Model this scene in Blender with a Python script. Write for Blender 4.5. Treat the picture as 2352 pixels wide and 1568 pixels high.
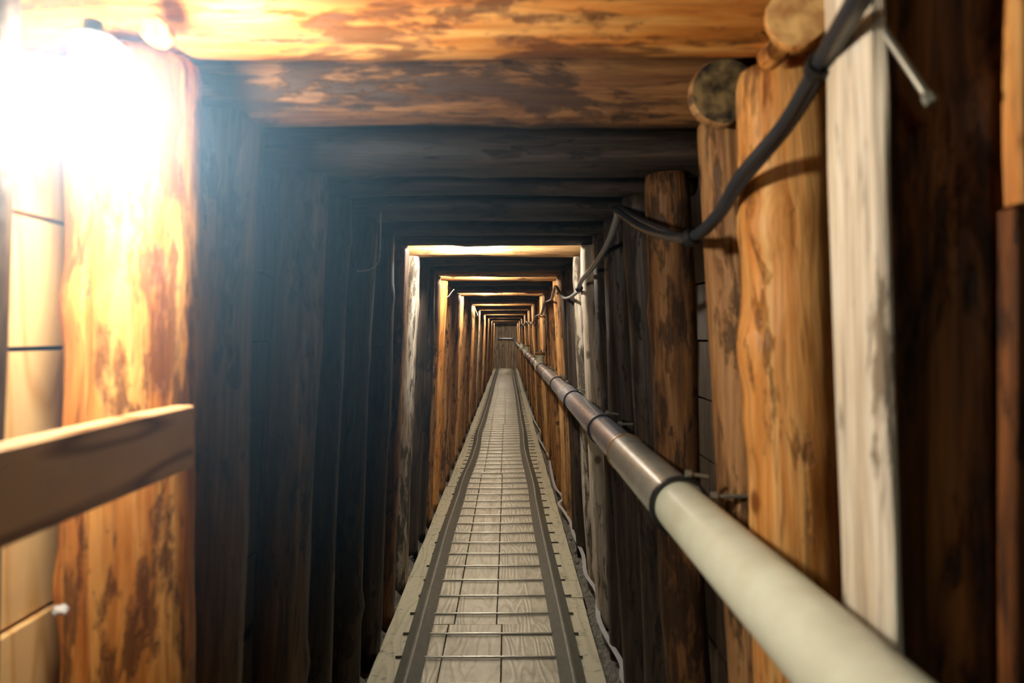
import bpy, bmesh, math, random
from mathutils import Vector, Matrix, noise, Quaternion

random.seed(7)
sc = bpy.context.scene
col = sc.collection
for o in list(bpy.data.objects):
    bpy.data.objects.remove(o)

# ------------------------------------------------------------------ camera, world, exposure
FX, VX, VY = 1650.0, 1166.0, 768.0          # focal length in px, vanishing point of the drift
cam_d = bpy.data.cameras.new('camera')
cam = bpy.data.objects.new('camera', cam_d)
col.objects.link(cam)
cam.location = (0, 0, 0)
cam.rotation_euler = (math.pi / 2, 0, 0)
cam_d.sensor_width = 36.0
cam_d.lens = FX / 2352 * 36
cam_d.shift_x = (1176 - VX) / 2352
cam_d.shift_y = -(784 - VY) / 2352
cam_d.clip_start = 0.05
cam_d.clip_end = 80
cam_d.dof.use_dof = True
cam_d.dof.focus_distance = 6.5
cam_d.dof.aperture_fstop = 3.2
sc.camera = cam

w = bpy.data.worlds.new('world')
sc.world = w
w.use_nodes = True
w.node_tree.nodes['Background'].inputs[0].default_value = (0.35, 0.5, 0.7, 1)
w.node_tree.nodes['Background'].inputs[1].default_value = 0.0005
sc.view_settings.view_transform = 'Standard'
sc.view_settings.look = 'None'
sc.view_settings.gamma = 1
sc.view_settings.use_curve_mapping = False
sc.view_settings.exposure = 0.5
sc.cycles.use_denoising = True
sc.cycles.max_bounces = 5
sc.cycles.diffuse_bounces = 3
sc.cycles.use_adaptive_sampling = True
sc.cycles.adaptive_threshold = 0.05
sc.cycles.adaptive_min_samples = 16
sc.cycles.glossy_bounces = 3
sc.cycles.volume_bounces = 0
sc.cycles.sample_clamp_indirect = 4
sc.cycles.caustics_reflective = False
sc.cycles.caustics_refractive = False

NEAR_LAMP_W = 24.0      # bulkhead lamp in front of the first frame
ROOF_LAMP_W = 28.0       # lamps in the roof between the frames

FLOOR = -1.42
TOP = 0.453


def P(px, py, d):
    return Vector(((px - VX) / FX * d, d, (VY - py) / FX * d))


# ------------------------------------------------------------------ object helpers
def tag(o, label=None, cat=None, group=None, kind=None):
    if label: o['label'] = label
    if cat: o['category'] = cat
    if group: o['group'] = group
    if kind: o['kind'] = kind
    return o


def empty(name, loc, label, cat, group=None):
    o = bpy.data.objects.new(name, None)
    o.empty_display_size = 0.05
    col.objects.link(o)
    o.location = loc
    return tag(o, label, cat, group)


def link(name, me, mats, parent=None, smooth=True):
    if not isinstance(mats, (list, tuple)): mats = [mats]
    for m in mats: me.materials.append(m)
    o = bpy.data.objects.new(name, me)
    col.objects.link(o)
    if smooth:
        me.polygons.foreach_set('use_smooth', [True] * len(me.polygons))
    if parent is not None:
        o.parent = parent
        o.matrix_parent_inverse = Matrix.Identity(4)
    return o


def frame_of(p0, p1, ref=Vector((0, 0, 1))):
    """matrix with +Z from p0 to p1 and +X as near as can be to ref x Z"""
    z = (Vector(p1) - Vector(p0)).normalized()
    if abs(z.dot(ref)) > 0.95: ref = Vector((0, 1, 0))
    y = (ref - z * ref.dot(z)).normalized()
    x = y.cross(z)
    m = Matrix((x, y, z)).transposed().to_4x4()
    m.translation = p0
    return m


def flat_caps(me):
    for p in me.polygons:
        if p.material_index == 1: p.use_smooth = False


def log(name, p0, p1, r0, r1, mats, seed=0, seg=28, step=0.05, sq=2.0, lump=0.06, ref=Vector((0, 0, 1)),
        rx=1.0, ry=1.0, bow=0.0, knots=3, parent=None):
    """a lumpy timber from p0 to p1; sq>2 squares the section; local Z runs along the grain"""
    p0 = Vector(p0); p1 = Vector(p1)
    L = (p1 - p0).length
    n = max(4, int(L / step))
    rnd = random.Random(seed * 13 + 5)
    off = Vector((rnd.uniform(-50, 50), rnd.uniform(-50, 50), rnd.uniform(-50, 50)))
    kn = [(rnd.uniform(0.05, 0.95) * L, rnd.uniform(0, 2 * math.pi), rnd.uniform(.035, .06), rnd.uniform(.08, .2)) for _ in range(knots)]
    bd = rnd.uniform(0, 2 * math.pi)
    vs, fs = [], []
    for i in range(n + 1):
        t = i / n; z = t * L
        r = r0 + (r1 - r0) * t
        bx = math.cos(bd) * bow * math.sin(math.pi * t) + (noise.noise(off + Vector((0, 0, z * 1.6)))) * bow * .8
        by = math.sin(bd) * bow * math.sin(math.pi * t) + (noise.noise(off + Vector((9, 0, z * 1.6)))) * bow * .8
        edge = 1.0 - 0.05 * (1 if i in (0, n) else 0)
        for j in range(seg):
            a = 2 * math.pi * j / seg
            c, s = math.cos(a), math.sin(a)
            q = (abs(c) ** sq + abs(s) ** sq) ** (-1.0 / sq)
            k = 1 + lump * noise.noise(off + Vector((c * 1.1, s * 1.1, z * 2.2))) * 1.6 \
                  + lump * .45 * noise.noise(off + Vector((c * 4, s * 4, z * 7)))
            for kz, ka, kr, kh in kn:
                da = (a - ka + math.pi) % (2 * math.pi) - math.pi
                d2 = ((z - kz) / kr) ** 2 + (da * r / kr) ** 2
                k += kh * math.exp(-d2)
            rr = r * q * k * edge
            vs.append((rr * c * rx + bx, rr * s * ry + by, z))
    for i in range(n):
        for j in range(seg):
            a = i * seg + j; b = i * seg + (j + 1) % seg
            fs.append((a, b, b + seg, a + seg))
    nb = len(fs)
    fs.append(tuple(range(seg - 1, -1, -1)))
    fs.append(tuple(range(n * seg, n * seg + seg)))
    me = bpy.data.meshes.new(name)
    me.from_pydata(vs, [], fs)
    if not isinstance(mats, (list, tuple)): mats = [mats]
    o = link(name, me, mats, parent)
    if len(mats) > 1:
        for k in (nb, nb + 1): me.polygons[k].material_index = 1
    for k in (nb, nb + 1): me.polygons[k].use_smooth = False
    o.matrix_basis = frame_of(p0, p1, ref)
    return o


def board(name, p0, p1, wx, wy, mat, ref=Vector((0, 0, 1)), seed=0, bev=0.003, rough=0.0015, parent=None, step=0.12, taper=0.0):
    """a sawn board from p0 to p1, wx across (local X), wy thick (local Y, towards ref)"""
    p0 = Vector(p0); p1 = Vector(p1)
    L = (p1 - p0).length
    n = max(1, int(L / step))
    off = Vector((seed * 3.1 % 77, seed * 7.7 % 31, seed * 1.3 % 53))
    hx, hy = wx / 2, wy / 2
    sec = [(-hx + bev, -hy), (hx - bev, -hy), (hx, -hy + bev), (hx, hy - bev), (hx - bev, hy), (-hx + bev, hy), (-hx, hy - bev), (-hx, -hy + bev)]
    vs, fs = [], []
    for i in range(n + 1):
        z = L * i / n
        for (x, y) in sec:
            dx = noise.noise(off + Vector((x * 8, y * 8, z * 5))) * rough
            dy = noise.noise(off + Vector((x * 8 + 9, y * 8, z * 5))) * rough
            k = 1 - taper * z / L
            vs.append(((x + dx) * k, y + dy, z))
    for i in range(n):
        for j in range(8):
            a = i * 8 + j; b = i * 8 + (j + 1) % 8
            fs.append((a, b, b + 8, a + 8))
    fs.append(tuple(range(7, -1, -1)))
    fs.append(tuple(range(n * 8, n * 8 + 8)))
    me = bpy.data.meshes.new(name)
    me.from_pydata(vs, [], fs)
    o = link(name, me, mat, parent, smooth=False)
    o.matrix_basis = frame_of(p0, p1, ref)
    return o


def smooth_path(pts, per=6):
    pts = [Vector(p) for p in pts]
    if len(pts) < 3: return pts
    out = []
    P_ = [pts[0] * 2 - pts[1]] + pts + [pts[-1] * 2 - pts[-2]]
    for i in range(1, len(P_) - 2):
        a, b, c, d = P_[i - 1], P_[i], P_[i + 1], P_[i + 2]
        for k in range(per):
            t = k / per
            out.append(0.5 * ((2 * b) + (c - a) * t + (2 * a - 5 * b + 4 * c - d) * t * t + (3 * b - a - 3 * c + d) * t ** 3))
    out.append(pts[-1])
    return out


def sweep(name, path, section, mat, parent=None, up=Vector((0, 0, 1)), closed=True, smooth=True, origin=None):
    """sweep a 2D section [(x, y)] along a path; x is sideways, y towards up"""
    n = len(path); m = len(section)
    origin = Vector(origin) if origin is not None else path[0].copy()
    vs, fs = [], []
    for i, p in enumerate(path):
        t = (path[min(i + 1, n - 1)] - path[max(i - 1, 0)]).normalized()
        u = up if abs(t.dot(up)) < 0.97 else Vector((0, 1, 0))
        x = t.cross(u).normalized(); y = x.cross(t)
        for (a, b) in section:
            vs.append(tuple(p + x * a + y * b - origin))
    for i in range(n - 1):
        for j in range(m if closed else m - 1):
            a = i * m + j; b = i * m + (j + 1) % m
            fs.append((a, b, b + m, a + m))
    if closed:
        fs.append(tuple(range(m - 1, -1, -1)))
        fs.append(tuple(range((n - 1) * m, n * m)))
    me = bpy.data.meshes.new(name)
    me.from_pydata(vs, [], fs)
    o = link(name, me, mat, parent, smooth)
    o.location = origin if parent is None else origin
    return o


def circ(r, n=12, k=1.0):
    return [(r * math.cos(2 * math.pi * i / n), r * k * math.sin(2 * math.pi * i / n)) for i in range(n)]


def lathe(name, prof, mat, seg=24, parent=None, mtx=None):
    """prof = [(r, z)] turned about local Z, capped"""
    vs, fs = [], []
    for (r, z) in prof:
        for j in range(seg):
            a = 2 * math.pi * j / seg
            vs.append((r * math.cos(a), r * math.sin(a), z))
    for i in range(len(prof) - 1):
        for j in range(seg):
            a = i * seg + j; b = i * seg + (j + 1) % seg
            fs.append((a, b, b + seg, a + seg))
    fs.append(tuple(range(seg - 1, -1, -1)))
    fs.append(tuple(range((len(prof) - 1) * seg, len(prof) * seg)))
    me = bpy.data.meshes.new(name)
    me.from_pydata(vs, [], fs)
    o = link(name, me, mat, parent, True)
    me.polygons[-1].use_smooth = False
    me.polygons[-2].use_smooth = False
    es = o.modifiers.new('edge', 'EDGE_SPLIT'); es.split_angle = math.radians(40)
    if mtx is not None: o.matrix_basis = mtx
    return o


def ring(name, c, axis, R, wr, wt, mat, parent=None, seg=32):
    """a flat band round an axis: inner radius R, radial thickness wt, width wr"""
    prof = [(R, -wr / 2), (R + wt, -wr / 2), (R + wt, wr / 2), (R, wr / 2), (R, -wr / 2)]
    vs, fs = [], []
    m = 4
    for j in range(seg):
        a = 2 * math.pi * j / seg
        for (r, z) in prof[:4]: vs.append((r * math.cos(a), r * math.sin(a), z))
    for j in range(seg):
        for k in range(4):
            a = j * 4 + k; b = j * 4 + (k + 1) % 4
            c2 = ((j + 1) % seg) * 4 + (k + 1) % 4; d = ((j + 1) % seg) * 4 + k
            fs.append((a, d, c2, b))
    me = bpy.data.meshes.new(name)
    me.from_pydata(vs, [], fs)
    o = link(name, me, mat, parent, True)
    es = o.modifiers.new('edge', 'EDGE_SPLIT'); es.split_angle = math.radians(40)
    o.matrix_basis = frame_of(Vector(c), Vector(c) + Vector(axis))
    return o


# ------------------------------------------------------------------ materials
def lin(c):
    return tuple(((v / 255 + .055) / 1.055) ** 2.4 if v > 10 else v / 255 / 12.92 for v in c) + (1,)


def new_mat(name):
    m = bpy.data.materials.new(name); m.use_nodes = True
    nt = m.node_tree; N = nt.nodes; L = nt.links
    b = N['Principled BSDF']
    return m, N, L, b


def ramp(N, stops, interp='LINEAR'):
    r = N.new('ShaderNodeValToRGB'); e = r.color_ramp.elements
    r.color_ramp.interpolation = interp
    while len(e) > 1: e.remove(e[-1])
    e[0].position = stops[0][0]; e[0].color = stops[0][1]
    for p, c in stops[1:]:
        x = e.new(p); x.color = c
    return r


def wood(name, light, mid, dark, patch=0.5, patch_dark=None, rough=0.6, grain=1.0, knots=True, spec=0.35, bump=0.5, axis_scale=(14, 14, 1.0)):
    m, N, L, b = new_mat(name)
    tc = N.new('ShaderNodeTexCoord'); oi = N.new('ShaderNodeObjectInfo')
    mul = N.new('ShaderNodeVectorMath'); mul.operation = 'SCALE'; mul.inputs[0].default_value = (13.7, 7.3, 21.1)
    L.new(oi.outputs['Random'], mul.inputs['Scale'])
    add = N.new('ShaderNodeVectorMath'); add.operation = 'ADD'
    L.new(tc.outputs['Object'], add.inputs[0]); L.new(mul.outputs[0], add.inputs[1])
    def mapped(s):
        mp = N.new('ShaderNodeMapping'); mp.inputs['Scale'].default_value = s
        L.new(add.outputs[0], mp.inputs[0]); return mp
    def nz(s, scale, det, rg=.6, dist=0.0):
        n = N.new('ShaderNodeTexNoise'); n.inputs['Scale'].default_value = scale
        n.inputs['Detail'].default_value = det; n.inputs['Roughness'].default_value = rg; n.inputs['Distortion'].default_value = dist
        L.new(mapped(s).outputs[0], n.inputs['Vector']); return n
    g1 = nz(axis_scale, 1.6 * grain, 6, .65, .8)
    r1 = ramp(N, [(.28, dark), (.45, mid), (.62, light)])
    L.new(g1.outputs['Fac'], r1.inputs[0])
    fine = nz((60, 60, 3.0), 1.5, 3, .6)
    rf = ramp(N, [(.35, (.62, .58, .54, 1)), (.6, (1, 1, 1, 1))])
    L.new(fine.outputs['Fac'], rf.inputs[0])
    mx = N.new('ShaderNodeMix'); mx.data_type = 'RGBA'; mx.blend_type = 'MULTIPLY'; mx.inputs['Factor'].default_value = .7
    L.new(r1.outputs[0], mx.inputs['A']); L.new(rf.outputs[0], mx.inputs['B'])
    last = mx.outputs['Result']
    pm = nz((1, 1, .30), 10, 9, .70, .5)
    fl = nz((1, 1, .22), 46, 4, .6, .4)
    ma = N.new('ShaderNodeMath'); ma.operation = 'MULTIPLY_ADD'; ma.inputs[1].default_value = .42
    L.new(fl.outputs['Fac'], ma.inputs[0]); L.new(pm.outputs['Fac'], ma.inputs[2])
    rp = ramp(N, [(.83 - patch * .17, (0, 0, 0, 1)), (.90 - patch * .17, (1, 1, 1, 1))])
    L.new(ma.outputs[0], rp.inputs[0])
    # long drying cracks along the grain
    ck = nz((1, 1, .045), 26, 3, .5, .3)
    rc = ramp(N, [(.485, (0, 0, 0, 1)), (.5, (1, 1, 1, 1)), (.515, (0, 0, 0, 1))])
    L.new(ck.outputs['Fac'], rc.inputs[0])
    if patch > 0:
        pd = patch_dark or tuple(v * .35 for v in dark[:3]) + (1,)
        m2 = N.new('ShaderNodeMix'); m2.data_type = 'RGBA'
        mm = N.new('ShaderNodeMath'); mm.operation = 'MULTIPLY'; mm.inputs[1].default_value = .8
        L.new(rp.outputs[0], mm.inputs[0]); L.new(mm.outputs[0], m2.inputs['Factor'])
        L.new(last, m2.inputs['A']); m2.inputs['B'].default_value = pd
        last = m2.outputs['Result']
    mk = N.new('ShaderNodeMix'); mk.data_type = 'RGBA'
    mc = N.new('ShaderNodeMath'); mc.operation = 'MULTIPLY'; mc.inputs[1].default_value = .55
    L.new(rc.outputs[0], mc.inputs[0]); L.new(mc.outputs[0], mk.inputs['Factor'])
    L.new(last, mk.inputs['A']); mk.inputs['B'].default_value = tuple(v * .4 for v in dark[:3]) + (1,)
    last = mk.outputs['Result']
    if knots:
        v = N.new('ShaderNodeTexVoronoi'); v.inputs['Scale'].default_value = 5.5
        L.new(mapped((1, 1, .8)).outputs[0], v.inputs['Vector'])
        rk = ramp(N, [(.0, (1, 1, 1, 1)), (.07, (.9, .9, .9, 1)), (.12, (0, 0, 0, 1))])
        L.new(v.outputs['Distance'], rk.inputs[0])
        m3 = N.new('ShaderNodeMix'); m3.data_type = 'RGBA'
        L.new(rk.outputs[0], m3.inputs['Factor']); L.new(last, m3.inputs['A'])
        m3.inputs['B'].default_value = tuple(v * .5 for v in dark[:3]) + (1,)
        last = m3.outputs['Result']
    L.new(last, b.inputs['Base Color'])
    b.inputs['Roughness'].default_value = rough
    b.inputs['Specular IOR Level'].default_value = spec
    bp = N.new('ShaderNodeBump'); bp.inputs['Strength'].default_value = bump; bp.inputs['Distance'].default_value = .012
    sm = N.new('ShaderNodeMath'); sm.operation = 'MULTIPLY_ADD'; sm.inputs[1].default_value = -.8
    L.new(rp.outputs[0], sm.inputs[0]); L.new(g1.outputs['Fac'], sm.inputs[2])
    L.new(sm.outputs[0], bp.inputs['Height']); L.new(bp.outputs[0], b.inputs['Normal'])
    return m


def sawn(name, light, dark, scale=1.0, rough=.55, spec=.35, grime=0.3, grime_col=(.06, .055, .04, 1), bump=.25, gs=7, g0=.45, g1=.75):
    """sawn softwood: cathedral grain along local Z"""
    m, N, L, b = new_mat(name)
    tc = N.new('ShaderNodeTexCoord'); oi = N.new('ShaderNodeObjectInfo')
    mul = N.new('ShaderNodeVectorMath'); mul.operation = 'SCALE'; mul.inputs[0].default_value = (0.11, 0.07, 31.1)
    L.new(oi.outputs['Random'], mul.inputs['Scale'])
    add = N.new('ShaderNodeVectorMath'); add.operation = 'ADD'
    L.new(tc.outputs['Object'], add.inputs[0]); L.new(mul.outputs[0], add.inputs[1])
    mp = N.new('ShaderNodeMapping'); mp.inputs['Scale'].default_value = (6 * scale, 6 * scale, .9 * scale)
    L.new(add.outputs[0], mp.inputs[0])
    n = N.new('ShaderNodeTexNoise'); n.inputs['Scale'].default_value = 1.3; n.inputs['Detail'].default_value = 1.5
    L.new(mp.outputs[0], n.inputs['Vector'])
    mu = N.new('ShaderNodeMath'); mu.operation = 'MULTIPLY'; mu.inputs[1].default_value = 24
    L.new(n.outputs['Fac'], mu.inputs[0])
    fr = N.new('ShaderNodeMath'); fr.operation = 'PINGPONG'; fr.inputs[1].default_value = 1
    L.new(mu.outputs[0], fr.inputs[0])
    r = ramp(N, [(0, light), (.62, light), (1, dark)])
    L.new(fr.outputs[0], r.inputs[0])
    n2 = N.new('ShaderNodeTexNoise'); n2.inputs['Scale'].default_value = gs; n2.inputs['Detail'].default_value = 6; n2.inputs['Roughness'].default_value = .7
    L.new(add.outputs[0], n2.inputs['Vector'])
    r2 = ramp(N, [(g0, (0, 0, 0, 1)), (g1, (1, 1, 1, 1))])
    L.new(n2.outputs['Fac'], r2.inputs[0])
    g = N.new('ShaderNodeMath'); g.operation = 'MULTIPLY'; g.inputs[1].default_value = grime
    L.new(r2.outputs[0], g.inputs[0])
    mx = N.new('ShaderNodeMix'); mx.data_type = 'RGBA'
    L.new(g.outputs[0], mx.inputs['Factor']); L.new(r.outputs[0], mx.inputs['A']); mx.inputs['B'].default_value = grime_col
    L.new(mx.outputs['Result'], b.inputs['Base Color'])
    b.inputs['Roughness'].default_value = rough; b.inputs['Specular IOR Level'].default_value = spec
    bp = N.new('ShaderNodeBump'); bp.inputs['Strength'].default_value = bump; bp.inputs['Distance'].default_value = .004
    L.new(fr.outputs[0], bp.inputs['Height']); L.new(bp.outputs[0], b.inputs['Normal'])
    return m


def plain(name, colr, rough=.5, metal=0.0, spec=.5, var=0.0, vscale=20, vcol=None, bump=0.0):
    m, N, L, b = new_mat(name)
    b.inputs['Base Color'].default_value = colr; b.inputs['Roughness'].default_value = rough
    b.inputs['Metallic'].default_value = metal; b.inputs['Specular IOR Level'].default_value = spec
    tc = N.new('ShaderNodeTexCoord')
    n = N.new('ShaderNodeTexNoise'); n.inputs['Scale'].default_value = vscale; n.inputs['Detail'].default_value = 6; n.inputs['Roughness'].default_value = .65
    L.new(tc.outputs['Object'], n.inputs['Vector'])
    if var > 0:
        r = ramp(N, [(.35, (0, 0, 0, 1)), (.68, (var, var, var, 1))]); L.new(n.outputs['Fac'], r.inputs[0])
        mx = N.new('ShaderNodeMix'); mx.data_type = 'RGBA'; L.new(r.outputs[0], mx.inputs['Factor'])
        mx.inputs['A'].default_value = colr; mx.inputs['B'].default_value = vcol or tuple(v * .4 for v in colr[:3]) + (1,)
        L.new(mx.outputs['Result'], b.inputs['Base Color'])
    if bump > 0:
        bp = N.new('ShaderNodeBump'); bp.inputs['Strength'].default_value = bump; bp.inputs['Distance'].default_value = .02
        L.new(n.outputs['Fac'], bp.inputs['Height']); L.new(bp.outputs[0], b.inputs['Normal'])
    return m


def glow(name, colr, strength):
    m, N, L, b = new_mat(name)
    N.remove(b)
    e = N.new('ShaderNodeEmission'); e.inputs[0].default_value = colr; e.inputs[1].default_value = strength
    L.new(e.outputs[0], N['Material Output'].inputs[0])
    return m


def endgrain(name, light, dark):
    m, N, L, b = new_mat(name)
    tc = N.new('ShaderNodeTexCoord')
    n = N.new('ShaderNodeTexNoise'); n.inputs['Scale'].default_value = 30; n.inputs['Detail'].default_value = 8
    n.inputs['Distortion'].default_value = .25
    L.new(tc.outputs['Object'], n.inputs['Vector'])
    r = ramp(N, [(.36, dark), (.5, tuple((a + c) / 2 for a, c in zip(light, dark))), (.62, light)])
    L.new(n.outputs['Fac'], r.inputs[0]); L.new(r.outputs[0], b.inputs['Base Color'])
    b.inputs['Roughness'].default_value = .7
    return m


ORANGE = wood('orange_peeled_log', lin((232, 170, 92)), lin((205, 128, 52)), lin((140, 74, 24)), patch=.72, patch_dark=lin((92, 50, 22)), rough=.5)
HONEY = wood('honey_log', lin((238, 184, 112)), lin((218, 148, 72)), lin((170, 98, 38)), patch=.25, patch_dark=lin((110, 66, 32)), rough=.5)
AMBER = wood('amber_log', lin((236, 196, 140)), lin((214, 164, 104)), lin((160, 112, 66)), patch=.3, patch_dark=lin((100, 68, 40)), rough=.5)
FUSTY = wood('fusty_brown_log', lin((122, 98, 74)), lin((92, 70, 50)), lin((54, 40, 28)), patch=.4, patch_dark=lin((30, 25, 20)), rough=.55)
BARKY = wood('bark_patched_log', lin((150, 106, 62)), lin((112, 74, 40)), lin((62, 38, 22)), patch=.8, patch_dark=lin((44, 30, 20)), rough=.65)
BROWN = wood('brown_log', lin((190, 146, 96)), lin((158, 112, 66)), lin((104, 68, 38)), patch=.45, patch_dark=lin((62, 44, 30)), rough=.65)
DARK = wood('shade_dark_log', lin((84, 70, 58)), lin((60, 49, 40)), lin((34, 28, 23)), patch=.5, patch_dark=lin((28, 24, 20)), rough=.55)  # log colour darkened to stand for shade on the unlit frames
PALE = wood('pale_weathered_log', lin((226, 214, 196)), lin((198, 182, 158)), lin((140, 122, 100)), patch=.22, patch_dark=lin((96, 84, 66)), rough=.6)
CREAM = wood('cream_weathered_log', lin((244, 236, 216)), lin((226, 212, 184)), lin((168, 150, 122)), patch=.28, patch_dark=lin((110, 92, 68)), rough=.6)
MOULD = wood('mottled_mouldy_log', lin((214, 206, 190)), lin((160, 140, 112)), lin((80, 62, 44)), patch=.65, patch_dark=lin((52, 42, 32)), rough=.7)
UMBER = wood('umber_log', lin((168, 106, 52)), lin((112, 66, 28)), lin((48, 27, 12)), patch=.6, patch_dark=lin((30, 20, 12)), rough=.6)
END_O = endgrain('orange_end_grain', lin((240, 194, 120)), lin((178, 122, 66)))
END_D = endgrain('dark_end_grain', lin((150, 124, 78)), lin((38, 32, 26)))
SAWN = sawn('sawn_handrail_wood', lin((212, 168, 118)), lin((136, 92, 52)), .9, grime=.15)
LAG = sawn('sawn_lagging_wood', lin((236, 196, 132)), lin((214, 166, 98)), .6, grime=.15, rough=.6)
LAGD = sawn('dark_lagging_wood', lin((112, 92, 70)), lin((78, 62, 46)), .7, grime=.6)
DECK = sawn('worn_deck_wood', lin((200, 194, 170)), lin((174, 167, 142)), 1.1, grime=.5, grime_col=lin((88, 82, 66)), rough=.42, spec=.5)
DECKE = sawn('gritty_edge_wood', lin((202, 197, 170)), lin((184, 178, 150)), .6, grime=.75, grime_col=lin((84, 78, 62)), rough=.6, gs=24, g0=.55, g1=.70)
DIRT = plain('crushed_rock', lin((156, 151, 140)), .95, var=.8, vscale=38, vcol=lin((40, 38, 34)), bump=1.0, spec=.2)
RAILM = plain('dull_rail_steel', lin((132, 131, 122)), .5, metal=.1, var=.6, vscale=34, vcol=lin((96, 92, 80)), bump=.15)
ROD = plain('worn_steel_bar', lin((150, 148, 138)), .28, metal=.9, var=.3, vscale=30)
PIPE_N = plain('pale_coated_pipe', lin((226, 232, 208)), .38, var=.45, vscale=9, vcol=lin((186, 180, 148)), spec=.5)
PIPE_S = plain('galvanised_pipe', lin((176, 182, 194)), .22, metal=.4, var=.4, vscale=8, vcol=lin((126, 118, 104)))
PIPE_C = plain('olive_pipe_sleeve', lin((176, 176, 164)), .26, metal=.25, var=.5, vscale=9, vcol=lin((116, 106, 80)))
RUBBER = plain('black_rubber', lin((26, 25, 24)), .5)
CABLE = plain('black_cable', lin((44, 46, 50)), .4, spec=.5)
GCABLE = plain('grey_cable', lin((150, 150, 148)), .35, spec=.5)
STRAP = plain('pale_grey_strap', lin((190, 190, 190)), .4, var=.3, vscale=30)
ZINC = plain('zinc_plated_steel', lin((176, 178, 164)), .35, metal=.7, var=.3, vscale=60)
BRASS = plain('brass_cap', lin((170, 128, 76)), .4, metal=.5)
FIX = plain('lamp_plastic', lin((190, 190, 188)), .45)
WEB = plain('white_fluff', lin((220, 220, 215)), .9, bump=1.0, vscale=60)
RED = plain('red_paint', lin((190, 60, 44)), .6)
STONE = plain('grey_stone', lin((128, 124, 116)), .9, var=.7, vscale=40, bump=.6)
BULB = glow('lamp_glow', (1.0, .94, .84, 1), 1)
BULB2 = glow('roof_lamp_glow', (1.0, .85, .66, 1), 1)
BULB3 = glow('bright_roof_lamp_glow', (1.0, .94, .84, 1), 1)
BULB4 = glow('cool_lamp_glow', (.86, .98, .92, 1), 1)


# ------------------------------------------------------------------ the setting
def grid_mesh(name, xs, ys, f, mat):
    vs = [f(x, y) for y in ys for x in xs]
    nx = len(xs); fs = []
    for j in range(len(ys) - 1):
        for i in range(nx - 1):
            a = j * nx + i
            fs.append((a, a + 1, a + nx + 1, a + nx))
    me = bpy.data.meshes.new(name); me.from_pydata(vs, [], fs)
    return link(name, me, mat)


def lsp(a, b, n): return [a + (b - a) * i / (n - 1) for i in range(n)]


def boxes(name, lst, mat):
    """several planks of one wall as one structure mesh: (cx, cy, cz, sx, sy, sz)"""
    vs, fs = [], []
    for (x, y, z, a, b_, c) in lst:
        k = len(vs)
        for sx in (-.5, .5):
            for sy in (-.5, .5):
                for sz in (-.5, .5):
                    vs.append((x + sx * a, y + sy * b_, z + sz * c))
        fs += [tuple(k + i for i in q) for q in ((0, 1, 3, 2), (4, 6, 7, 5), (0, 4, 5, 1), (2, 3, 7, 6), (0, 2, 6, 4), (1, 5, 7, 3))]
    me = bpy.data.meshes.new(name); me.from_pydata(vs, [], fs)
    return link(name, me, mat, smooth=False)


END = 30.6
ys = [0.2 + 5.8 * (i / 240) for i in range(241)] + [6 + 25 * (i / 150) for i in range(1, 151)]


def floor_z(x, y):
    side = max(0, abs(x + .085) - .52)
    return (x, y, FLOOR - .045 + min(side, .2) * .14 + .05 * noise.fractal(Vector((x * 9, y * 9, 0)), 1.0, 2.0, 4) * (1 if side > 0 else .0) + (.0 if side > 0 else -.02))


tag(grid_mesh('floor', lsp(-1.1, 1.0, 90), ys, floor_z, DIRT), kind='structure')
# walls: horizontal lagging planks behind the posts
pl = []
rr = random.Random(3)
zz = FLOOR - .1
hts = .215
edges = [-.46 - hts * k for k in range(5, -1, -1)]
zs = [-.46 + hts * 1.02 * k for k in range(-5, 7)]
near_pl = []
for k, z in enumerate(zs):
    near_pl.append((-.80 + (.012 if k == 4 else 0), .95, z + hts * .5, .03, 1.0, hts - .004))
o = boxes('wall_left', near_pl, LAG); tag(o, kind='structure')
pl = []
for k, z in enumerate(zs):
    y = 1.46
    while y < END + .3:
        l = rr.uniform(1.6, 2.6); pl.append((-.80 + rr.uniform(-.01, .01), y + l / 2, z + hts * .5, .03, l - .004, hts - .004)); y += l
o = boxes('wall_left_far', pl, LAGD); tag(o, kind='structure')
pl = []
for k, z in enumerate(zs):
    y = .4
    while y < END + .3:
        l = rr.uniform(1.6, 2.6); pl.append((.76 + rr.uniform(-.01, .01), y + l / 2, z + hts * .5, .03, l - .004, hts - .004)); y += l
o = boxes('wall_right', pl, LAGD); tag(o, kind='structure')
pl = []
for i in range(9):
    y = .2
    while y < END + .3:
        l = rr.uniform(1.4, 2.4); pl.append((-.75 + i * .19, y + l / 2, .66 + rr.uniform(-.008, .008), .185, l - .004, .03)); y += l
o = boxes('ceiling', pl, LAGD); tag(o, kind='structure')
PLK = wood('end_wall_planks', lin((206, 186, 160)), lin((170, 146, 116)), lin((96, 78, 60)), patch=.3, knots=False)
pl = [(-.72 + i * .135, END + .02 * (i % 2), -.4, .128, .03, 2.4) for i in range(12)]
o = boxes('wall_back', pl, PLK); tag(o, kind='structure')
# rock behind the camera closes the drift
o = boxes('wall_front', [(-.05, -1.6, -.4, 2.2, .1, 2.6)], DIRT); tag(o, kind='structure')

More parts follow.
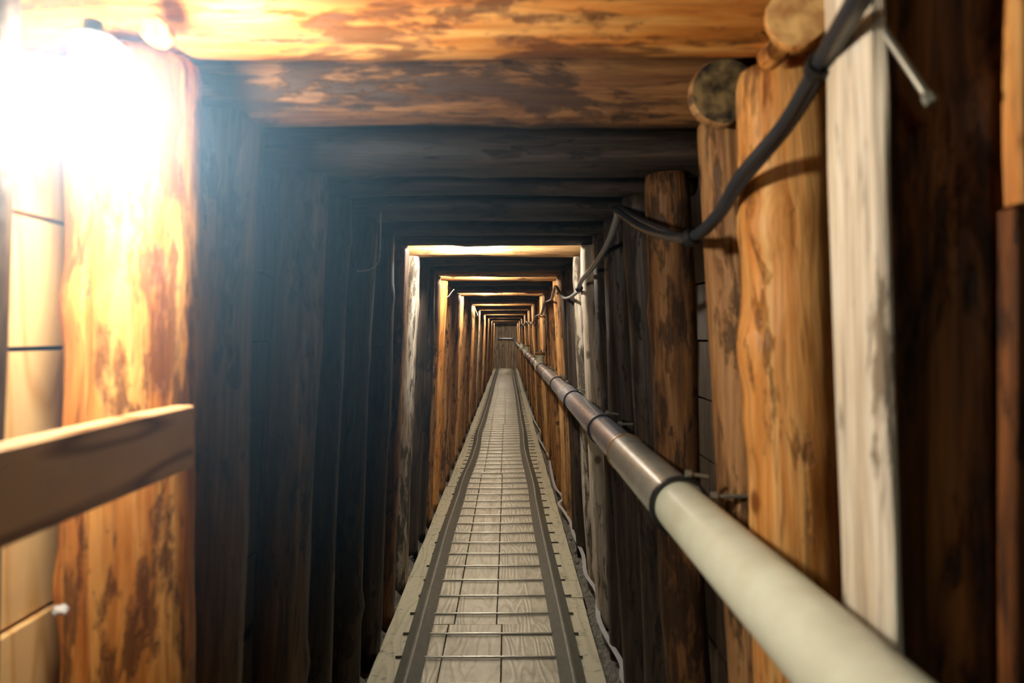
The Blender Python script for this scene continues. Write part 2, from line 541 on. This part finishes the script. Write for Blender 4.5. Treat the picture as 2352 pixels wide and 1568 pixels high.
# ------------------------------------------------------------------ timber frames
# depth, left post radius, right post radius, beam radius, materials, options
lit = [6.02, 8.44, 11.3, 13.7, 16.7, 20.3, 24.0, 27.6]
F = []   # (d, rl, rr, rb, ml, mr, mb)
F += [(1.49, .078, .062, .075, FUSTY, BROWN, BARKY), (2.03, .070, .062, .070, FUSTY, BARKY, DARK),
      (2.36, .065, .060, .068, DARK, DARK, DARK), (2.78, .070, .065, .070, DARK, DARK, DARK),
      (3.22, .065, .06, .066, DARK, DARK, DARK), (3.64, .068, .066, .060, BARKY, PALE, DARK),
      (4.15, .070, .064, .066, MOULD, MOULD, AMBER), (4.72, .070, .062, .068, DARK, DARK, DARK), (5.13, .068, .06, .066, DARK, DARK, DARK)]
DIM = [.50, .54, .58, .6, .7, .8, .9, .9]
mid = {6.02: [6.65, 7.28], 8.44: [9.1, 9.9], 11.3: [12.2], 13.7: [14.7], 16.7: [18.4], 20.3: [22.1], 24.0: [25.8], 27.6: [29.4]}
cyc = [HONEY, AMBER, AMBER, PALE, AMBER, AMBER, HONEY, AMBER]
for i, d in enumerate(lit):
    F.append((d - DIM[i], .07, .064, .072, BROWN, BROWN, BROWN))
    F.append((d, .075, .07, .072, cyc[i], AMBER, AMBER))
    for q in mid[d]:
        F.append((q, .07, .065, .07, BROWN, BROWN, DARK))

LX, RX = -.508, .372      # inner faces at the top
slope = .043
ORD = ['first', 'second', 'third', 'fourth', 'fifth', 'sixth', 'seventh', 'eighth', 'ninth', 'tenth', 'eleventh', 'twelfth', 'thirteenth',
       'fourteenth', 'fifteenth', 'sixteenth', 'seventeenth', 'eighteenth', 'nineteenth', 'twentieth', 'twenty-first', 'twenty-second',
       'twenty-third', 'twenty-fourth', 'twenty-fifth', 'twenty-sixth', 'twenty-seventh', 'twenty-eighth', 'twenty-ninth', 'thirtieth', 'thirty-first', 'thirty-second',
       'thirty-third', 'thirty-fourth', 'thirty-fifth', 'thirty-sixth', 'thirty-seventh', 'thirty-eighth', 'thirty-ninth', 'fortieth']
look = {id(ORANGE): 'orange peeled', id(HONEY): 'honey-coloured peeled', id(BARKY): 'bark-patched brown', id(BROWN): 'brown', id(DARK): 'shade-darkened',
        id(PALE): 'pale weathered', id(MOULD): 'grey mottled', id(UMBER): 'umber', id(AMBER): 'amber-coloured peeled', id(CREAM): 'cream', id(FUSTY): 'dull dark brown'}


def mname(m): return look[id(m)]


H = TOP - FLOOR
# frame nearest to the camera that shows whole: big orange logs
q = log('timber_post', (-.632, 1.17, FLOOR - .05), (-.606, 1.17, .446), .102, .096, [ORANGE, END_O], 11, 56, .022, lump=.05, bow=.006, knots=7)
tag(q, 'large orange log post on the left, bright lamp in front of its top', 'post', 'posts of the timber frames')
q = log('timber_post', (.545, 1.24, FLOOR - .05), (.478, 1.24, .450), .084, .082, [HONEY, END_O], 12, 56, .022, lump=.04, bow=.004, knots=6)
tag(q, 'bright orange log post on the right, crossed by the cable shadow', 'post', 'posts of the timber frames')
q = log('roof_beam', (-.80, 1.17, .568), (.60, 1.17, .572), .112, .108, [ORANGE, END_O], 17, 56, .02, lump=.05, bow=.008, knots=7)
tag(q, 'thick orange roof log at the top of the picture, nearest to the camera', 'beam', 'beams of the timber frames')

for i, (d, rl, rr_, rb, ml, mr, mb) in enumerate(F):
    near = d < 4.5
    seg = 36 if near else (20 if d < 10 else 12)
    st = .035 if near else (.07 if d < 10 else .15)
    rn = random.Random(100 + i)
    j = lambda s: rn.uniform(-s, s)
    kw = dict(seg=seg, step=st, knots=4 if d < 12 else 1)
    sqr = 3.6 if abs(d - 3.64) < .01 or abs(d - 4.15) < .01 else 2.2
    xl_t = LX - rl + j(.006); xr_t = RX + rr_ + j(.006)
    dl = -slope * H; dr = slope * H * 1.1
    if i == 0: xr_t = .394 + rr_
    if i == 1: xr_t = .388 + rr_
    n = ORD[i + 1]
    wh = 'frame just behind the large orange one' if i == 0 else '%s frame into the drift' % n
    a = log('timber_post', (xl_t + dl, d, FLOOR - .05), (xl_t, d, TOP - .004), rl * 1.03, rl, [ml, END_D], 200 + i * 3, sq=sqr, lump=.055, bow=.01, **kw)
    tag(a, '%s log post, left side of the %s' % (mname(ml), wh), 'post', 'posts of the timber frames')
    a = log('timber_post', (xr_t + dr, d, FLOOR - .05), (xr_t, d, TOP - .004), rr_ * 1.03, rr_, [mr, END_D], 201 + i * 3, sq=sqr, lump=.055, bow=.01, **kw)
    tag(a, '%s log post, right side of the %s' % (mname(mr), wh), 'post', 'posts of the timber frames')
    zb = TOP + rb * .93 + (.0 if i else -.012)
    a = log('roof_beam', (-.71, d, zb), (.61, d, zb), rb, rb * .97, [mb, END_D], 202 + i * 3, sq=2.4, lump=.055, bow=.008, **kw)
    tag(a, '%s roof beam resting on the %s' % (mname(mb), wh), 'beam', 'beams of the timber frames')

# nearer posts, partly outside the picture
q = log('timber_post', (.540, .845, FLOOR - .05), (.510, .845, .75), .073, .070, [UMBER, END_D], 31, 48, .025, lump=.05, bow=.003, knots=6)
tag(q, 'thick dark umber log post in shade behind the pale post, right', 'post', 'posts of the timber frames')
q = board('upright_board', (.567, .717, .13), (.562, .717, .75), .125, .028, HONEY, ref=Vector((0, 1, 0)), seed=77, bev=.003, rough=.003, step=.05)  # board split in two: honey upper part ends where the lit strip stops
tag(q, 'upper part of the split upright board at the right picture edge, honey tone for its lit strip', 'board')
q = board('upright_board', (.580, .738, FLOOR - .03), (.576, .738, .128), .13, .028, UMBER, ref=Vector((0, 1, 0)), seed=78, bev=.003, rough=.003, step=.05)  # darker umber part put in for the shaded lower strip
tag(q, 'lower part of the split upright board at the right picture edge, umber tone for shade', 'board')
q = log('timber_post', (-.690, .80, FLOOR - .05), (-.612, .80, .75), .072, .070, [DARK, END_D], 33, 40, .03, lump=.04, bow=.003, knots=3)
tag(q, 'dark post at the far left picture edge beside the lamp', 'post', 'posts of the timber frames')
# pale slab post standing between the orange post and the dark one
q = log('slab_post', (.460, .850, FLOOR - .05), (.397, .848, .75), .060, .058, [CREAM, END_O], 41, 56, .02, sq=5, rx=.16, ry=1.0, lump=.07, bow=.004, knots=5,
        ref=Vector((0, 1, 0)))
tag(q, 'pale whitish weathered slab post between orange post and dark post', 'post')

# ends of the longitudinal spacer logs
q = log('spacer_log', P(1836, 30, 1.02), P(1836, 30, 1.02) + Vector((.012, .030, 0)), .046, .046, [HONEY, END_O], 51, 32, .02, lump=.06, knots=0)
tag(q, 'short orange spacer log, round end above the bright orange right post', 'spacer log')
q = log('spacer_log', P(1664, 208, 1.375), P(1664, 208, 1.375) + Vector((0, .035, 0)), .066, .066, [BROWN, END_D], 52, 32, .02, lump=.05, knots=0)
tag(q, 'dark round spacer log end left of the bright orange post top', 'spacer log')
# wooden pegs in the two post tops
for (px, py, d, lab) in ((1783, 116, 1.125, 'pale round peg at the top of the right orange post'), (350, 62, 1.03, 'pale round peg at the top of the left orange post')):
    c = P(px, py, d)
    o = lathe('wooden_peg', [(.016, 0), (.0205, .004), (.021, .012), (.020, .030)], HONEY, 20, mtx=frame_of(c, c + Vector((0, 1, 0))))
    tag(o, lab, 'peg', 'round pegs above the two large posts')

# ------------------------------------------------------------------ deck between the walls
DZ = FLOOR
SPLIT = [.6, 3.52, 7.3, 11.4, 15.3, 19.6, 23.5, 27.4, END - .25]
seams = {0: (-.405, -.289, -.028, .245), 1: (-.405, -.262, -.054, .245)}
names = [('left edge', DECKE), ('narrow left', DECK), ('wide middle', DECK), ('right inner', DECK), ('right edge', DECKE)]
for s in range(len(SPLIT) - 1):
    y0, y1 = SPLIT[s], SPLIT[s + 1]
    rn = random.Random(50 + s)
    a = list(seams[0] if s == 0 else seams[1])
    if s > 1: a[1] += rn.uniform(-.02, .02); a[2] += rn.uniform(-.015, .015)
    xs = [-.572 + rn.uniform(-.015, .015)] + a + [.412 + rn.uniform(-.012, .012)]
    where = ['nearest the camera', 'in the second length', 'in the third length', 'in the fourth length', 'in the fifth length', 'in the sixth length',
             'in the seventh length', 'at the far end wall'][s]
    for k in range(5):
        x0, x1 = xs[k], xs[k + 1]
        g = .0025
        yo = (.75 if k in (0, 4) else 0) if s == 0 else (-.6 if k == 0 else (.35 if k == 4 else 0))
        yo2 = (-.6 if k == 0 else (.35 if k == 4 else 0)) if s < len(SPLIT) - 2 else 0
        zt = DZ + rn.uniform(-.002, .002) + (.004 if k in (0, 4) else 0)
        o = board('deck_board', ((x0 + x1) / 2, y0 + yo + .002, zt - .014), ((x0 + x1) / 2, y1 + yo2 - .002, zt - .014), x1 - x0 - 2 * g, .028, names[k][1],
                  seed=s * 5 + k, bev=.002, rough=.004 if k in (0, 4) else .001, step=.1)
        tag(o, '%s floor plank of the walkway, %s' % (names[k][0], where), 'plank', 'planks of the walkway')

# angle-iron rails, apex up
def rail(side, xs_, label):
    pts = [Vector((x, y, DZ + .007)) for (y, x) in xs_]
    path = smooth_path(pts, 5)
    wr, h = .054, .046
    sec = [(-wr, 0), (-.008, h - .003), (0, h), (.008, h - .003), (wr, 0), (wr - .006, 0), (0, h - .008), (-wr + .006, 0)]
    o = sweep('rail', path, sec, RAILM, smooth=False)
    return tag(o, label, 'rail', 'angle-iron rails of the walkway')


rail('l', [(.6, -.405), (1.8, -.408), (2.93, -.41), (3.6, -.418), (4.3, -.425), (5.04, -.432), (6.1, -.425), (6.95, -.424), (8.0, -.398), (9.19, -.395), (10.2, -.415), (11.9, -.402),
           (16, -.400), (22, -.405), (26, -.40), (END - .3, -.40)], 'left angle-iron rail with a sharp ridge, laid along the walkway')
rail('r', [(.6, .27), (1.8, .268), (2.93, .266), (3.8, .258), (5.04, .243), (6.0, .238), (6.7, .240), (8.0, .215), (8.98, .207), (10.2, .222), (11.9, .22), (17.6, .224), (22, .21), (END - .3, .21)],
     'right angle-iron rail with a sharp ridge, laid along the walkway')

# steel foothold bars across the deck
r0 = None
y = 2.405
k = 0
while y < END - .5:
    nearb = k < 30
    xa, xb = -.49 + rr.uniform(-.01, .01), .335 + rr.uniform(-.01, .01)
    zt = DZ + .0085
    path = [Vector((xa + (xb - xa) * t / 8, y + .002 * noise.noise(Vector((k * 3.3, t * .7, 0))), zt + .0015 * noise.noise(Vector((k * 1.3, t, 5))))) for t in range(9)]
    o = sweep('foothold_bar', path, circ(.0064, 10 if nearb else 6, .8), ROD)
    tag(o, 'thin steel foothold bar lying across the planks under both rails', 'bar', 'foothold bars across the walkway')
    y += .2455 + rr.uniform(-.006, .006)
    k += 1

# ------------------------------------------------------------------ drain pipe on the right
PX, PZ, PR = .340, -.340, .0495
root = empty('pipe', (PX, 0.3, PZ), 'long round pipe running along the right wall, pale near the camera', 'pipe')


def tube(name, y0, y1, r, mat, parent, x=PX, z=PZ, seg=40):
    b0 = Vector((x, y0, z)) - parent.location if parent else Vector((x, y0, z))
    b1 = Vector((x, y1, z)) - parent.location if parent else Vector((x, y1, z))
    L_ = (b1 - b0).length
    return lathe(name, [(r * .9, 0), (r, .001), (r, L_ - .001), (r * .9, L_)], mat, seg, parent, frame_of(b0, b1))


o = tube('pipe_section', .30, 1.42, PR, PIPE_N, root); o['label'] = 'pale coated pipe section nearest the camera'
o = tube('pipe_sleeve', 1.42, 2.06, PR + .004, PIPE_C, root); o['label'] = 'olive sleeve over the pipe joint'
ring('sleeve_rim', Vector((PX, 2.06, PZ)) - root.location, (0, 1, 0), PR - .002, .012, .0085, BRASS, root)
clamps = [1.42, 2.57, 3.66, 4.88, 6.05, 7.2]
d = 8.4
while d < 29.5:
    clamps.append(d); d += 1.15
ss = [2.06] + [4.1, 6.0, 8.9, 12.0, 15, 18, 21, 24, 27, 29.9]
for a, b_ in zip(ss[:-1], ss[1:]):
    o = tube('pipe_section', a + .001, b_ - .001, PR, PIPE_S, root, seg=32 if a < 10 else 16)
    if b_ < 29:
        tube('pipe_joint', b_ - .05, b_ + .05, PR + .004, PIPE_C, root, seg=32 if a < 10 else 16)
# elbow at the far end and the run across the end wall
el = smooth_path([Vector((PX, 29.9, PZ)), Vector((PX, 30.1, PZ + .01)), Vector((.30, 30.3, -.25)), Vector((.24, 30.42, -.18)), Vector((.1, 30.45, -.165)), Vector((-.42, 30.45, -.165))], 6)
o = sweep('pipe_bend', [p - root.location for p in el], circ(PR * .85, 14), PIPE_S, root)
# branch fittings
for (dd, s) in ((7.55, 1.0), (12.9, 1.0), (17.2, 1.0)):
    base = Vector((PX, dd, PZ)) - root.location
    f = tube('branch_collar', dd - .11, dd + .11, PR + .008, PIPE_N, root, seg=28)
    t = lathe('branch_pipe', [(.040, 0), (.040, .075), (.050, .078), (.050, .092), (.040, .095)], PIPE_N, 24, root, frame_of(base + Vector((0, 0, .03)), base + Vector((0, 0, 1))))
    c = lathe('branch_cap', [(.054, 0), (.056, .003), (.056, .024), (.05, .028)], BRASS, 24, t, Matrix.Translation((0, 0, .096)))
    c['label'] = 'brass-coloured cap'
    lathe('cap_nut', [(.022, 0), (.022, .022)], ZINC, 6, c, Matrix.Translation((0, 0, .028)))

for i, dd in enumerate(clamps):
    post = min([1.24, 1.49] + [f[0] for f in F], key=lambda v: abs(v - dd))
    rad = (PR + .004) if i == 0 else PR
    e = empty('pipe_clamp', (PX, dd, PZ), None, None)
    lab = ['black band clamp with a long threaded rod, joint of the pale pipe', 'black band clamp on the shiny pipe, second from the camera',
           'black band clamp on the shiny pipe, beside the pale square post', 'black band clamp with a wing bolt, fourth from the camera']
    tag(e, lab[i] if i < 4 else 'black band clamp on the far part of the drain pipe', 'clamp', 'band clamps along the pipe')
    if i < 4 or True:
        ring('band', (0, 0, 0), (0, 1, 0), rad + .0002, .016 if i == 0 else .018, .006, RUBBER, e, 36 if i < 5 else 16)
    # ears with bolt, upper right
    if i < 8:
        lathe('bolt', [(.008, 0), (.008, .010), (.004, .011), (.004, .045)], ZINC, 10, e, frame_of(Vector((.012, 0, rad + .012)), Vector((.05, .0, rad + .006))))
        y_off = 0.0
        lathe('rod', [(.0045, 0), (.0045, .055 if i else .085)], ZINC, 10, e, frame_of(Vector((rad + .004, 0, .02)), Vector((1, 0, .02 + (.0)))))
        lathe('nut', [(.010, 0), (.010, .014)], ZINC, 6, e, frame_of(Vector((rad + .006, 0, .02)), Vector((1, 0, .02))))

# ------------------------------------------------------------------ cables
up = smooth_path([P(2050, -140, .66), P(1966, 0, .74), P(1925, 70, .81), P(1880, 150, .905), P(1800, 285, 1.05), P(1700, 405, 1.17), P(1650, 490, 1.28), P(1590, 543, 1.385),
                  P(1530, 540, 1.60), P(1470, 520, 1.90), P(1412, 480, 2.30)], 8)
o = sweep('cable', up, circ(.0105, 14), CABLE)
tag(o, 'thick black cable sweeping down from the top right past the posts', 'cable')
up2 = [p + Vector((.012, .004, -.016)) for p in up[:57]]
up2 = smooth_path([P(2085, -140, .66), P(1990, 0, .745), P(1945, 75, .82), P(1893, 165, .91), P(1810, 297, 1.055), P(1708, 420, 1.175), P(1652, 500, 1.285), P(1592, 549, 1.40),
                   P(1520, 526, 1.64), P(1465, 500, 1.93), P(1420, 474, 2.32)], 8)
o = sweep('cable', up2, circ(.0065, 10), CABLE)
tag(o, 'thinner black cable strapped beside the thick black one', 'cable')
gp = smooth_path([P(1420, 486, 2.33), P(1416, 505, 2.42), P(1396, 560, 2.62), P(1368, 606, 2.95), P(1340, 638, 3.35), P(1331, 655, 3.52), P(1330, 668, 3.62), P(1317, 680, 3.95),
                  P(1300, 684, 4.45), P(1288, 672, 4.9), P(1279, 657, 5.3), P(1274, 670, 5.5), P(1269, 687, 5.8), P(1258, 692, 6.4), P(1253, 695, 6.75), P(1249, 710, 7.2), P(1245, 721, 7.6),
                  P(1238, 723, 8.3), P(1231, 727, 9.1), P(1228, 736, 9.7), P(1223, 744, 10.4), P(1219, 739, 11.2), P(1215, 743, 12.2), P(1209, 738, 13.8), P(1205, 748, 15.2), P(1200, 742, 17.5),
                  P(1197, 752, 19.5), P(1192, 749, 23)], 5)
gp = [p - Vector((.008 if p.y > 3.7 else 0, 0, 0)) for p in gp]
o = sweep('cable', gp, circ(.0125, 10, .6), GCABLE)
tag(o, 'grey cable hanging in loops from frame to frame, right side', 'cable')
# clips holding the cable
for (px, py, d, lab) in ((1882, 152, .905, 'black clip holding the cable near the pale slab post'), (1588, 545, 1.385, 'black clip at the lowest bend of the thick cable'), (1330, 662, 3.56, 'black clip holding the grey cable on the pale square post')):
    c = P(px, py, d)
    near_ax = (up[28] - up[24]) if d < 1 else Vector((-.3, .6, -.2))
    o = ring('cable_clip', c, near_ax, .0135, .02, .004, RUBBER)
    tag(o, lab, 'clip')
# threaded rod upper right
a, b_ = P(2030, 70, .79), P(2132, 222, .745)
e = empty('threaded_hook', a, 'grey threaded steel rod in front of the dark post, upper right', 'rod')
prof = []
L_ = (b_ - a).length
nn = 30
for k in range(nn):
    prof.append((.0040 + (.0012 if k % 2 else 0), L_ * k / nn))
prof += [(.0036, L_)]
lathe('rod', prof, ZINC, 12, e, frame_of(Vector((0, 0, 0)), b_ - a))
lathe('nut', [(.0062, 0), (.007, .002), (.007, .010), (.0062, .012)], ZINC, 6, e, frame_of((b_ - a) * .97, (b_ - a) * 1.2))

# hanging wires on the left
o = sweep('wire', smooth_path([P(875, 488, 2.66), P(874, 540, 2.66), P(872, 590, 2.65), P(862, 610, 2.6), P(845, 620, 2.5), P(822, 622, 2.4)], 6), circ(.0028, 8), GCABLE)
tag(o, 'thin pale wire hanging at the dark left posts', 'wire')
o = sweep('wire', smooth_path([P(1043, 664, 6.0), P(1036, 672, 6.0), P(1030, 680, 6.0), P(1022, 684, 6.0)], 6), circ(.004, 6), STRAP)
tag(o, 'thin wire tied across the left corner of the first bright orange frame', 'wire')
o = sweep('wire', smooth_path([P(1091, 707, 11.2), P(1094, 716, 11.2), P(1097, 725, 11.22), P(1090, 724, 11.24)], 6), circ(.007, 6), STRAP)
tag(o, 'small wire loop on the left side of a far bright frame', 'wire')

# pale strap winding along the right foot of the wall
sp = [(1431, 1564), (1428, 1525), (1392, 1459), (1374, 1418), (1371, 1358), (1345, 1317), (1339, 1275), (1318, 1227), (1309, 1195), (1291, 1168), (1283, 1156), (1293, 1143), (1274, 1115),
      (1263, 1064), (1262, 1050), (1245, 1021), (1235, 1000), (1242, 993), (1227, 965), (1219, 944), (1210, 920), (1204, 901)]
zh = -1.385
pts = [Vector((.50, 2.6, zh))]
for (x, yv) in sp:
    dpt = -zh * FX / (yv - VY)
    pts.append(P(x, yv, dpt) + Vector((0, 0, rr.uniform(-.004, .008))))
o = sweep('ground_strap', smooth_path(pts, 4), [(-.0115, -.0015), (.0115, -.0015), (.0115, .0015), (-.0115, .0015)], STRAP, smooth=False)
tag(o, 'pale grey strap winding over the gravel at the right of the walkway', 'strap')

# ------------------------------------------------------------------ handrail board, left foreground
o = board('handrail_board', (-.490, .30, -.154), (-.490, 1.085, -.154), .095, .030, SAWN, ref=Vector((1, 0, 0)), seed=3, bev=.003, rough=.003)
tag(o, 'sawn handrail board nailed to the large left post', 'board')

# ------------------------------------------------------------------ lamps
def lamp_mesh_power(mat, watts, area):
    # radiant exitance of a diffuse emitter: strength * pi * area = watts
    for n_ in mat.node_tree.nodes:
        if n_.type == 'EMISSION': n_.inputs[1].default_value = watts / (math.pi * area)


c = P(214, 246, .90)
e = empty('globe_lamp', c, 'round glaring globe lamp in front of the large left orange post', 'lamp')
R_ = .054
prof = [(max(.001, R_ * math.sin(t)), -R_ * math.cos(t)) for t in [i * math.pi / 12 for i in range(13)]]
lathe('globe', prof, BULB, 24, e)
lathe('holder', [(.018, 0), (.024, .003), (.024, .035), (.012, .04), (.012, .055)], FIX, 24, e, Matrix.Translation((0, 0, R_ * .97)))
lathe('bracket', [(.008, 0), (.008, .085)], FIX, 12, e, frame_of(Vector((0, 0, R_ + .045)), Vector((-.03, 1, R_ + .045))))
lamp_mesh_power(BULB, NEAR_LAMP_W, 4 * math.pi * R_ * R_)

gaps = [(3.90, -.22)] + [(d - DIM[i] * .5, -.25) for i, d in enumerate(lit)] + [(28.5, -.1)]
for k, (d, x) in enumerate(gaps):
    e = empty('roof_lamp', (x, d, .56), 'small roof lamp hidden between two roof beams', 'lamp', 'roof lamps between the beams')
    lathe('base', [(.022, 0), (.026, .004), (.022, .012)], FIX, 14, e, Matrix.Translation((0, 0, .072)))
    lathe('stem', [(.007, 0), (.007, .08)], FIX, 8, e, Matrix.Translation((0, 0, 0)))
    rb_ = .026
    prof = [(max(.001, rb_ * math.sin(t)), -rb_ * math.cos(t)) for t in [i * math.pi / 6 for i in range(7)]]
    lathe('bulb', prof, BULB3 if k == 0 else BULB2, 12, e, Matrix.Translation((0, 0, -.022)))
lamp_mesh_power(BULB2, ROOF_LAMP_W, 4 * math.pi * .026 ** 2)
lamp_mesh_power(BULB3, 34.0, 4 * math.pi * .026 ** 2)
e = empty('roof_lamp', (-.1, -.9, .50), 'cool-white roof lamp behind the viewer', 'lamp')
lathe('base', [(.03, 0), (.034, .006), (.03, .02)], FIX, 14, e, Matrix.Translation((0, 0, .135)))
lathe('stem', [(.008, 0), (.008, .11)], FIX, 8, e, Matrix.Translation((0, 0, .03)))
prof = [(max(.001, .05 * math.sin(t)), -.05 * math.cos(t)) for t in [i * math.pi / 8 for i in range(9)]]
lathe('bulb', prof, BULB4, 16, e)
lamp_mesh_power(BULB4, 5.0, 4 * math.pi * .05 ** 2)

# ------------------------------------------------------------------ small things
def pebble(name, c, r, mat, seed, label, cat, group=None):
    bm = bmesh.new(); bmesh.ops.create_icosphere(bm, subdivisions=2, radius=r)
    for v in bm.verts:
        v.co *= 1 + .45 * noise.noise(v.co * (1.3 / r) + Vector((seed, 0, 0)))
        v.co.z *= .65
    me = bpy.data.meshes.new(name); bm.to_mesh(me); bm.free()
    o = link(name, me, mat, smooth=False); o.location = c
    return tag(o, label, cat, group)


rs = random.Random(9)
for k in range(26):
    left = k % 2 == 0
    y = rs.uniform(2.8, 6.5)
    x = rs.uniform(-.68, -.62) if left else rs.uniform(.45, .53)
    r = rs.uniform(.010, .022)
    pebble('stone', (x, y, floor_z(x, y)[2] + r * .35), r, STONE, k, 'small grey stone on the gravel at the %s of the walkway' % ('left' if left else 'right'), 'stone',
           'stones %s of the walkway' % ('left' if left else 'right'))
pebble('fluff', P(140, 1400, 1.06), .011, WEB, 3, 'white fluff caught beside the large left post', 'fluff')

# ------------------------------------------------------------------ bluish volume added round the near lamp to imitate lens flare
m = bpy.data.materials.new('flare_veil'); m.use_nodes = True
N = m.node_tree.nodes; N.remove(N['Principled BSDF'])
v = N.new('ShaderNodeVolumeScatter'); v.inputs['Color'].default_value = (.36, .68, 1.0, 1); v.inputs['Anisotropy'].default_value = 0
tc = N.new('ShaderNodeTexCoord'); ln = N.new('ShaderNodeVectorMath'); ln.operation = 'LENGTH'
mr = N.new('ShaderNodeMapRange'); mr.inputs['From Min'].default_value = .08; mr.inputs['From Max'].default_value = .72
mr.inputs['To Min'].default_value = .17; mr.inputs['To Max'].default_value = 0
m.node_tree.links.new(tc.outputs['Object'], ln.inputs[0]); m.node_tree.links.new(ln.outputs['Value'], mr.inputs['Value'])
m.node_tree.links.new(mr.outputs['Result'], v.inputs['Density'])
m.node_tree.links.new(v.outputs[0], N['Material Output'].inputs['Volume'])
prof = [(max(.001, .74 * math.sin(t)), -.74 * math.cos(t)) for t in [i * math.pi / 32 for i in range(33)]]
o = lathe('flare_haze', prof, m, 64, None, Matrix.Translation(P(214, 246, .90)))
o.modifiers.clear()
tag(o, 'thin bluish volume round the bright lamp, added to imitate lens flare', 'flare_haze', kind='stuff')
